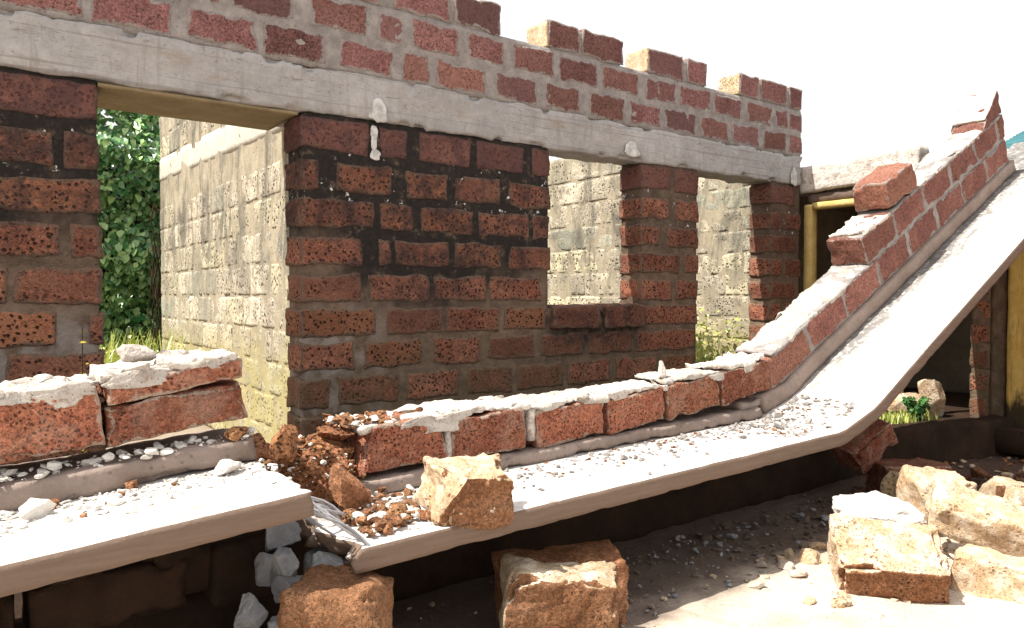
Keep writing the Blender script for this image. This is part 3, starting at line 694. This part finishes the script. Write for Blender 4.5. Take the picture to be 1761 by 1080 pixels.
for (x, z) in ((2.29, 0.86), (1.815, 0.82)): put(mb, rbox((0.05, 0.24, 0.17), 0.02, 0.01, 0.008, 12), (x, -1.46, z))
mb.build('mortar_cap', M['cap'], bf)
# courses on the rising length
def tt(a): return float(np.interp(a, bent.a, bent.p[:, 0]))
C1, C2, C3 = 0.212, 0.440, 0.668
mb = MB(); mj = MB()
a = bent.arc(4.34); aend = bent.arc(8.0); k = 0
a += 0.0
first = True
while a < aend - 0.12:
    L = min(0.485, aend - a); beam_block(mb, bent, tt(a), tt(a + L), C1, 0.207, tilt=0.6 if first else 0.0); first = False; a += L + 0.028
mb.build('block_course', M['brick_rise'], bf)
mb = MB(); a = bent.arc(5.60)
a_start2 = a
while a < aend - 0.12:
    L = min(0.485, aend - a)
    beam_block(mb, bent, tt(a), tt(a + L), C2, 0.205); a += L + 0.028
mb.build('block_course', M['brick_rise'], bf)
mb = MB()
a3 = bent.arc(6.03); beam_block(mb, bent, tt(a3), tt(a3 + 0.47), C3, 0.21, tilt=-2)
beam_block(mb, bent, tt(aend - 0.44), tt(aend), C3 - 0.02, 0.23, cuts=((-0.46, 0, 0.89, 0.012),), r=0.006)
mb.build('block_course', M['brick_rise'], bf)
strip(mj, bent, 4.40, 7.98, -1.582, -1.316, 0.19, 0.418, 0, 0.03, 0.006, 0.002, 10, 0.003)
strip(mj, bent, tt(a_start2 + 0.02), 7.97, -1.581, -1.317, 0.40, 0.645, 0, 0.03, 0.006, 0.002, 10, 0.003)
strip(mj, bent, tt(a_start2 + 0.5), 7.97, -1.592, -1.312, 0.632, 0.652, 0, 0.022, 0.006, 0.010, 10, 0.012)
strip(mj, bent, 4.36, tt(a_start2 + 0.02), -1.592, -1.312, 0.405, 0.426, 0, 0.022, 0.006, 0.008, 20, 0.012)
mj.build('mortar_bed', M['mortar'], bf)
mb = MB(); rr = np.random.RandomState(90)
for (t0_, t1_, b_) in ((4.38, tt(a_start2), 0.414), (tt(a_start2 + 0.05), 5.98, 0.644), (tt(a3 + 0.5), 7.65, 0.646)):
    cap(mb, bent, t0_, t1_, b_, int(t0_ * 10), lip=0)
x_, z_, nx_, nz_ = [float(v) for v in bent.at(aend - 0.22)]; a_ = R(54.6)
put(mb, rbox((0.36, 0.272, 0.02), 0.016, 0.004, 0.006, 20, warp=0.012), (x_ + nx_ * 0.763 - math.sin(a_) * 0.016 + math.cos(a_) * 0.04, -1.45, z_ + nz_ * 0.763 + math.cos(a_) * 0.016 + math.sin(a_) * 0.04), rot(0, -54.6, 0))
mb.build('mortar_cap', M['cap'], bf)

# ------------------------------------------------------------------ crumbled heap and stones at the break
mb = MB()
for (x, y, z, sx, sz) in ((1.05, -1.42, 0.80, 0.28, 0.24), (1.18, -1.46, 0.74, 0.30, 0.24), (1.0, -1.36, 0.66, 0.36, 0.3), (1.25, -1.36, 0.62, 0.36, 0.34), (1.14, -1.58, 0.62, 0.26, 0.2), (1.26, -1.42, 0.84, 0.22, 0.16), (0.98, -1.44, 0.88, 0.16, 0.12), (1.33, -1.44, 0.90, 0.18, 0.10)):
    put(mb, chunk((sx, sx * 0.9, sz), None, 9, 24, 0.13), (x, y, z))
solo(mb, 'crumbled_block', M['soil'], 'crumbling dark reddish brown laterite heap filling the gap between the two beam pieces', 'rubble', (1.12, -1.42, 0.36))

def stone(name, mat, label, loc, size, e=(0, 0, 0), seed=None, ncut=9, res=16, amp=0.07, group=None, cat='stone'):
    m = MB(); put(m, chunk(size, seed, ncut + 3, max(res, 26), amp), loc, rot(*e))
    base = (loc[0], loc[1], loc[2] - size[2] / 2)
    return solo(m, name, mat, label, cat, base, group)
def blk(name, mat, label, loc, size, e=(0, 0, 0), cuts=(), warp=0.02, amp=0.008, seed=None, cat='block', r=0.012, mats2=None, group=None, res=0.016, raw=()):
    p, q, eg = rbox(size, res, min(r, 0.018), amp, 12, seed, warp=warp * 1.3, wfreq=5, cuts=cuts, chip=0.03)
    m = MB(); put(m, (p, q, eg), loc, rot(*e))
    if mats2:      # named unlit sides: raw laterite, darkened as shade; cement and dust elsewhere
        c = p[q]; nr = np.cross(c[:, 2] - c[:, 0], c[:, 3] - c[:, 1]); nr /= np.linalg.norm(nr, axis=1, keepdims=True) + 1e-12
        f = fbm(c.mean(1) * 22 + 3, 19, 3) * 0.35
        hit = np.zeros(len(q), bool)
        for d in raw: hit |= (nr @ np.array(d, float) + f) > 0.62
        m.m[-1] = hit.astype(int); mat = [mat, mats2]
    base = (loc[0], loc[1], loc[2] - size[2] / 2)
    return solo(m, name, mat, label, cat, base, group)

stone('laterite_chunk', M['soil'], 'upright reddish laterite chunk standing at the broken end of the left slab', (1.00, -1.70, 0.935), (0.15, 0.13, 0.165), (0, 0, 20), 41)
stone('laterite_chunk', M['break'], 'tall orange laterite chunk wedged in the gap between the two slabs', (1.22, -1.76, 0.745), (0.16, 0.14, 0.23), (8, -12, 10), 42)
stone('laterite_chunk', M['break'], 'small pale laterite lump on the end of the left upstand', (0.86, -1.60, 0.985), (0.10, 0.08, 0.06), (0, 0, 30), 43)
blk('laterite_block', M['pale_block'], 'broken half block with rough orange front lying on the middle of the long slab', (1.565, -2.10, 0.762), (0.29, 0.25, 0.22), (14, 5, -3), ((1, -0.2, 0.6, 0.165), (-0.8, -0.3, 0.6, 0.165)), 0.04, 0.014, 44, res=0.0075, mats2=M['break'], raw=((0, -1, 0), (1, 0, 0), (0, -0.8, -0.6)))


blk('laterite_block', M['break'], 'laterite block lying in front of the slab break, sunlit on its right half', (1.02, -2.15, 0.425), (0.33, 0.26, 0.24), (0, 4, -34), ((1, -0.4, 0.5, 0.18),), 0.03, 0.012, 51, r=0.035)
blk('laterite_block', M['plinth'], 'laterite block coloured dark as shade, underneath the block at the slab break', (1.06, -2.02, 0.20), (0.40, 0.30, 0.20), (0, 0, -20), (), 0.02, 0.008, 52)
blk('laterite_block', M['pale_block'], 'thick laterite block in the middle foreground, half in the slab shadow', (1.90, -2.235, 0.245), (0.44, 0.30, 0.34), (0, 3, -34), ((-1, -0.2, 0.8, 0.27),), 0.025, 0.010, 53, r=0.03, res=0.0075, mats2=M['break'], raw=((0, -1, 0), (1, 0, 0)))
blk('laterite_block', M['break'], 'brown laterite block lying under the slab behind the thick foreground block', (2.10, -2.02, 0.22), (0.54, 0.26, 0.30), (0, 0, -24), (), 0.02, 0.008, 54)
for k, (x, y, z, sx, sz, sd) in enumerate(((0.80, -1.95, 0.42, 0.13, 0.14, 61), (0.93, -1.92, 0.55, 0.14, 0.12, 62), (1.06, -1.98, 0.53, 0.16, 0.11, 63), (0.88, -2.02, 0.33, 0.14, 0.16, 64), (0.98, -1.86, 0.44, 0.16, 0.14, 65), (1.16, -1.92, 0.50, 0.12, 0.12, 66), (0.74, -2.08, 0.26, 0.10, 0.16, 67))):
    stone('concrete_chunk', M['grey_stone'], 'grey concrete lump in the shaded pile below the slab break', (x, y, z), (sx, sx * 0.8, sz), (10 * k, 5 * k, 40 * k), sd, group='grey concrete lumps below the slab break')

# the pile on the sunny ground at the right
blk('laterite_block', M['pale_block'], 'large pale laterite block tilted forward, at the front of the pile on the right', (3.53, -2.71, 0.235), (0.47, 0.34, 0.24), (27, 0, -54), (), 0.022, 0.008, 71, res=0.0075, mats2=M['break'], raw=((0, -1, 0), (1, 0, 0)))
stone('concrete_chunk', M['white_stone'], 'white crumbling concrete lump on top of the large tilted block', (3.86, -2.50, 0.40), (0.42, 0.26, 0.16), (12, 0, -50), 72, 6, 26, 0.16)
blk('laterite_block', M['pale_block'], 'rough rounded pale laterite block at the top of the pile', (4.70, -2.40, 0.31), (0.36, 0.28, 0.26), (10, 8, -30), ((-1, 0, 1, 0.19), (-0.6, -0.6, 0.7, 0.18)), 0.04, 0.012, 73, r=0.04)
blk('laterite_block', M['pale_block'], 'long pale laterite block sloping down to the right edge of the pile', (4.38, -2.86, 0.30), (0.64, 0.30, 0.20), (20, 14, -60), ((1, 0.3, 0.5, 0.29), (-1, -0.4, 0.4, 0.31)), 0.035, 0.010, 74)
blk('laterite_block', M['pale_block'], 'pale laterite block on the ground at the right edge, beside the large tilted block', (3.93, -3.05, 0.17), (0.40, 0.26, 0.22), (0, 4, -70), (), 0.025, 0.008, 75)
stone('laterite_chunk', M['pale_block'], 'rough pale laterite lump behind the long sloping block', (5.0, -2.72, 0.24), (0.3, 0.26, 0.22), (0, 0, 15), 76, 9, 18, 0.1)
blk('laterite_block', M['brick_beam'], 'dusty reddish laterite block in the shade behind the pile', (5.30, -1.95, 0.22), (0.46, 0.30, 0.24), (0, 0, -35), (), 0.02, 0.008, 77)
stone('laterite_chunk', M['pale_block'], 'small pale laterite lump on the ground at the shadow edge', (3.60, -2.27, 0.13), (0.17, 0.12, 0.09), (0, 0, -40), 78, 8, 14, 0.1)
blk('laterite_block', M['brick_beam'], 'dark red laterite block jammed under the bend of the long slab', (5.16, -1.70, 0.45), (0.36, 0.24, 0.20), (12, -35, -20), (), 0.02, 0.008, 79)
stone('boulder', M['pale_block'], 'pale flat topped boulder next to the slab edge behind the plinth', (7.15, -1.02, 0.49), (0.34, 0.3, 0.26), (0, 0, 10), 81, 7, 16, 0.05, cat='boulder')
stone('boulder', M['pale_block'], 'rounded pale boulder in front of the block pillar', (7.42, -1.15, 0.53), (0.36, 0.3, 0.36), (0, 20, 30), 82, 8, 16, 0.05, cat='boulder')
for k, (x, y, z, e) in enumerate(((-1.1, -1.55, 0.46, 0), (-0.6, -1.5, 0.46, 4), (-0.1, -1.55, 0.46, -5), (0.42, -1.5, 0.46, 3), (-0.85, -1.52, 0.62, 2), (-0.3, -1.5, 0.62, -3), (0.22, -1.52, 0.62, 4), (0.75, -1.45, 0.50, 10))):  # put in to fill the sunlit gap with dark; near-black colour stands for shade
    blk('laterite_block', M['plinth'], 'block coloured near black as the shade under the left slab', (x, y, z), (0.48, 0.28, 0.19 if z < 0.6 else 0.13), (0, 0, e), (), 0.015, 0.006, 90 + k, res=0.03, group='blocks coloured as shade under the left slab')

# small debris on slabs and ground
def gravel(name, mats, label, spots, seed, cat='rubble', share=0.25):
    m = MB(); rr = np.random.RandomState(seed)
    for (fn, n, smin, smax) in spots:
        for k in range(n):
            x, y, z = fn(rr); s_ = smin + (smax - smin) * rr.rand() ** 3
            p, q = chunk((s_ * rr.uniform(0.8, 1.5), s_, s_ * rr.uniform(0.4, 0.8)), rr.randint(9999), 6, 5, 0.05)
            put(m, (p, q), (x, y, z + s_ * 0.2), rot(rr.uniform(-20, 20), rr.uniform(-20, 20), rr.uniform(0, 360)), int(rr.rand() < share), rr.rand())
    tag(m.build(name, mats, None, False), label, cat, kind='stuff')
def on_left(rr):
    x = rr.uniform(-0.6, 0.95); y = -1.64 - abs(rr.normal()) * 0.13; return x, max(y, -2.12), float(np.interp(x, left.p[:, 0], left.p[:, 1])) + 0.083
def on_ledge(rr):
    x = rr.uniform(-0.5, 0.93); return x, rr.uniform(-1.63, -1.52), float(np.interp(x, left.p[:, 0], left.p[:, 1])) + 0.172 + 0.02 * rr.rand()
def on_bent(rr):
    x = 1.15 + 3.3 * rr.rand() ** 0.6; y = -1.64 - abs(rr.normal()) * 0.17; a_ = bent.arc(x); X_, Z_, nx, nz = bent.at(a_); return float(X_ + nx * 0.083), max(y, -2.12), float(Z_ + nz * 0.083)
def on_break(rr):
    x = 1.16 + abs(rr.normal()) * 0.2; y = rr.uniform(-2.12, -1.6); return x, y, 0.648 + 0.03 * rr.rand()
def on_stub(rr):
    x = 1.30 + abs(rr.normal()) * 0.16; return min(x, 1.9), rr.uniform(-1.57, -1.33), 0.93 + 0.035 * rr.rand()
def on_heap(rr):
    r = rr.rand(); x = 0.98 + 0.36 * rr.rand(); return x, rr.uniform(-1.68, -1.34), 0.68 + 0.24 * r * math.exp(-((x - 1.16) / 0.2) ** 2)
gravel('rubble', [M['white_stone'], M['break']], 'small white concrete crumbs and laterite bits strewn over the left slab', ((on_left, 900, 0.003, 0.026), (on_left, 50, 0.02, 0.06), (on_ledge, 330, 0.004, 0.04)), 5, share=0.05)
def on_bend(rr):
    x = 3.6 + 0.9 * rr.rand(); y = rr.uniform(-2.1, -1.64); X_, Z_, nx, nz = bent.at(bent.arc(x)); return float(X_ + nx * 0.083), y, float(Z_ + nz * 0.083)
gravel('rubble', [M['mortar'], M['soil']], 'small grey concrete crumbs strewn along the upstand of the long slab', ((on_bent, 1000, 0.003, 0.026), (on_bent, 60, 0.015, 0.055), (on_bend, 420, 0.003, 0.03), (on_bend, 40, 0.015, 0.06)), 6, share=0.12)
gravel('rubble', [M['break'], M['white_stone']], 'orange and white crumbs heaped on the broken end of the long slab', ((on_break, 380, 0.008, 0.055), (on_stub, 220, 0.008, 0.05), (on_heap, 420, 0.006, 0.04)), 7)
def on_ground(rr):
    x = rr.uniform(1.6, 7.5); y = rr.uniform(-3.6, -1.5); return x, y, 0.10
def on_pile(rr):
    return 3.0 + rr.rand() * 2.4, -2.1 - rr.rand() * 0.8, 0.10
gravel('rubble', [M['ground'], M['pale_block']], 'loose pebbles and crumbs scattered on the dirt ground', ((on_ground, 1000, 0.004, 0.032), (on_pile, 350, 0.01, 0.09)), 8)

# ------------------------------------------------------------------ the side room at the right end
room = thing('side_room', 'dark side room beyond the facade corner, with a sagging white concrete beam over its yellow timber doorway', 'building', (8.4, -0.4, 0.3))
m = MB()
put(m, rbox((0.20, 1.32, 0.27), 0.03, 0.02, 0.012, 7, warp=0.02), (7.16, -0.50, 2.70), rot(-2.0, 0, 0)); m.build('ring_beam', M['cap'], room)
m = MB(); put(m, rbox((0.12, 0.94, 0.09), 0.04, 0.01, 0.004, 7), (7.16, -0.50, 2.49)); m.build('roof_timber', M['dark_wood'], room)
df = MB(); put(df, rbox((0.11, 0.085, 2.05), 0.04, 0.006, 0.002, 7), (7.115, -0.055, 1.40)); put(df, rbox((0.11, 0.90, 0.07), 0.04, 0.006, 0.003, 7), (7.115, -0.55, 2.405)); put(df, rbox((0.11, 0.075, 2.03), 0.04, 0.006, 0.002, 7), (7.115, -0.96, 1.39))
df.build('door_frame', M['yellow_wood'], room)
m = MB()
put(m, rbox((2.3, 0.15, 2.4), 0.1, 0.01, 0.005, 5), (8.42, 0.9, 1.5)); put(m, rbox((0.15, 3.6, 2.35), 0.1, 0.01, 0.005, 5), (9.6, -0.9, 1.48)); put(m, rbox((0.1, 0.75, 2.3), 0.1, 0.01, 0.005, 5), (7.2, 0.52, 1.46))
put(m, rbox((1.3, 0.15, 2.3), 0.1, 0.01, 0.005, 5), (8.95, -2.72, 1.46))
m.build('room_wall', M['dark_wall'], room)
m = MB(); put(m, rbox((2.3, 1.92, 0.14), 0.1, 0.01, 0.005, 5), (8.46, 0.0, 2.64)); put(m, rbox((1.35, 1.75, 0.137), 0.1, 0.01, 0.005, 5), (8.93, -1.83, 2.638)); m.build('roof_slab', M['floor'], room)  # unseen roof, added with the walls above to keep the room dark
m = MB(); put(m, rbox((2.6, 3.7, 0.2), 0.1, 0.01, 0.005, 5), (8.5, -0.9, 0.25)); m.build('room_floor', M['plinth'], room)
pil = thing('block_pillar', 'laterite block pillar with cement edge standing left of the yellow column', 'pillar', (7.64, -1.58, 0.35))
m = MB()
for k in range(9): put(m, rbox((0.24, 0.17, 0.18), 0.018, 0.015, 0.006, 14, warp=0.014), (7.64, -1.505, 0.47 + k * 0.225), None, 0)
m.build('block_course', M['brick'], pil)
m = MB(); put(m, rbox((0.25, 0.125, 1.96), 0.03, 0.012, 0.006, 9), (7.64, -1.655, 1.33)); put(m, rbox((0.235, 0.165, 1.94), 0.03, 0.01, 0.004, 8), (7.64, -1.51, 1.32)); m.build('cement_edge', M['mortar_low'], pil)
m = MB(); put(m, rbox((0.30, 0.32, 2.2), 0.03, 0.015, 0.004, 6), (7.62, -1.90, 1.18))
solo(m, 'yellow_column', M['yellow'], 'mustard yellow painted column blackened at its foot, at the right edge', 'column', (7.62, -1.90, 0.08))
m = MB(); put(m, rbox((1.9, 0.22, 0.36), 0.04, 0.02, 0.012, 7, warp=0.02), (6.62, -1.50, 0.24), rot(0, 0, -15))
solo(m, 'plinth_wall', M['plinth'], 'low dark mossy plinth wall under the sloping slab, in front of the boulders', 'low wall', (6.62, -1.50, 0.06))

m = MB()
for k in range(2): put(m, rbox((0.08, 0.08, 3.4), 0.06, 0.005, 0.002, 7), (10.75 + 1.2 * k, -0.75, 1.8))
m.build('roof_post', M['dark_wood'], room)
xs = np.linspace(0, 1.5, 46); ys = np.linspace(0, 1.0, 6); X, Y = np.meshgrid(xs, ys, indexing='ij')
V = np.stack([11.12 + X.ravel(), -1.15 + Y.ravel(), 3.42 + 0.35 * X.ravel() + 0.02 * np.sin(X.ravel() * 60)], -1); n_ = len(V)
g = np.arange(n_).reshape(X.shape); Q = np.stack([g[:-1, :-1], g[1:, :-1], g[1:, 1:], g[:-1, 1:]], -1).reshape(-1, 4)
m = MB(); m.add(np.concatenate([V, V - [0, 0, 0.004]]), np.concatenate([Q, Q[:, ::-1] + n_])); m.build('roof_sheet', M['teal'], room)

blk('laterite_block', M['plinth'], 'added block coloured near black as the shade of the slab break', (1.02, -1.50, 0.46), (0.55, 0.26, 0.22), (0, 0, 6), (), 0.015, 0.006, 131, res=0.03)  # near-black block added to darken the gap at the break
for k, (x, y, z, sx, sz, sd) in enumerate(((0.96, -1.74, 0.60, 0.14, 0.12, 141), (1.08, -1.78, 0.50, 0.15, 0.13, 142), (0.90, -1.80, 0.50, 0.13, 0.12, 143), (1.00, -2.10, 0.30, 0.12, 0.12, 144), (0.86, -2.14, 0.20, 0.16, 0.14, 145))):
    stone('concrete_chunk', M['grey_stone'], 'grey concrete lump in the shaded pile below the slab break', (x, y, z), (sx, sx * 0.8, sz), (13 * k, 7 * k, 50 * k), sd, group='grey concrete lumps below the slab break')
for k, (x, y, z, sx, sd) in enumerate(((5.9, -2.3, 0.16, 0.16, 151), (6.2, -2.05, 0.15, 0.14, 152), (5.6, -2.55, 0.16, 0.18, 153), (5.35, -2.85, 0.18, 0.22, 154), (6.6, -2.2, 0.14, 0.13, 155))):
    stone('laterite_chunk', M['soil'] if k % 2 else M['pale_block'], 'laterite lump on the brown dirt beyond the pile at the right edge', (x, y, z), (sx, sx * 0.8, sx * 0.7), (9 * k, 5 * k, 33 * k), sd, group='laterite lumps on the brown dirt')
def on_far(rr): return rr.uniform(5.0, 7.4), rr.uniform(-3.0, -1.6), 0.10
gravel('rubble', [M['soil'], M['pale_block']], 'brown crumbs strewn over the dirt at the far right', ((on_far, 420, 0.01, 0.07),), 9)

def on_shade(rr): return 2.3 + 3.2 * rr.rand(), -2.25 + 0.65 * rr.rand() ** 0.7, 0.10
gravel('rubble', [M['ground'], M['grey_stone']], 'grey and brown debris strewn on the shaded dirt under the long slab', ((on_shade, 900, 0.004, 0.030), (on_shade, 60, 0.02, 0.06)), 12, share=0.3)

blk('laterite_block', M['pale_block'], 'small broken block leaning on the back of the pile by the slab bend', (4.95, -2.12, 0.22), (0.26, 0.22, 0.18), (15, 20, 10), ((1, 0, 0.6, 0.12),), 0.03, 0.010, 161)
blk('laterite_block', M['pale_block'], 'tan laterite block at the right edge, behind the long sloping block', (5.35, -2.62, 0.22), (0.42, 0.28, 0.22), (0, 6, -50), ((-1, 0.3, 0.6, 0.2),), 0.03, 0.010, 162, res=0.0075, mats2=M['break'], raw=((0, -1, 0),))
stone('concrete_chunk', M['white_stone'], 'largest white concrete lump on the left slab, against its upstand', (0.20, -1.76, 0.845), (0.11, 0.08, 0.075), (0, 0, 20), 171, 9)
stone('concrete_chunk', M['white_stone'], 'flat white concrete lump at the left edge of the left slab', (0.06, -1.74, 0.83), (0.09, 0.06, 0.05), (0, 0, -30), 172, 9)
stone('concrete_chunk', M['white_stone'], 'white concrete lump near the broken end of the left slab', (0.78, -1.72, 0.885), (0.12, 0.08, 0.06), (0, 0, 50), 173, 9)
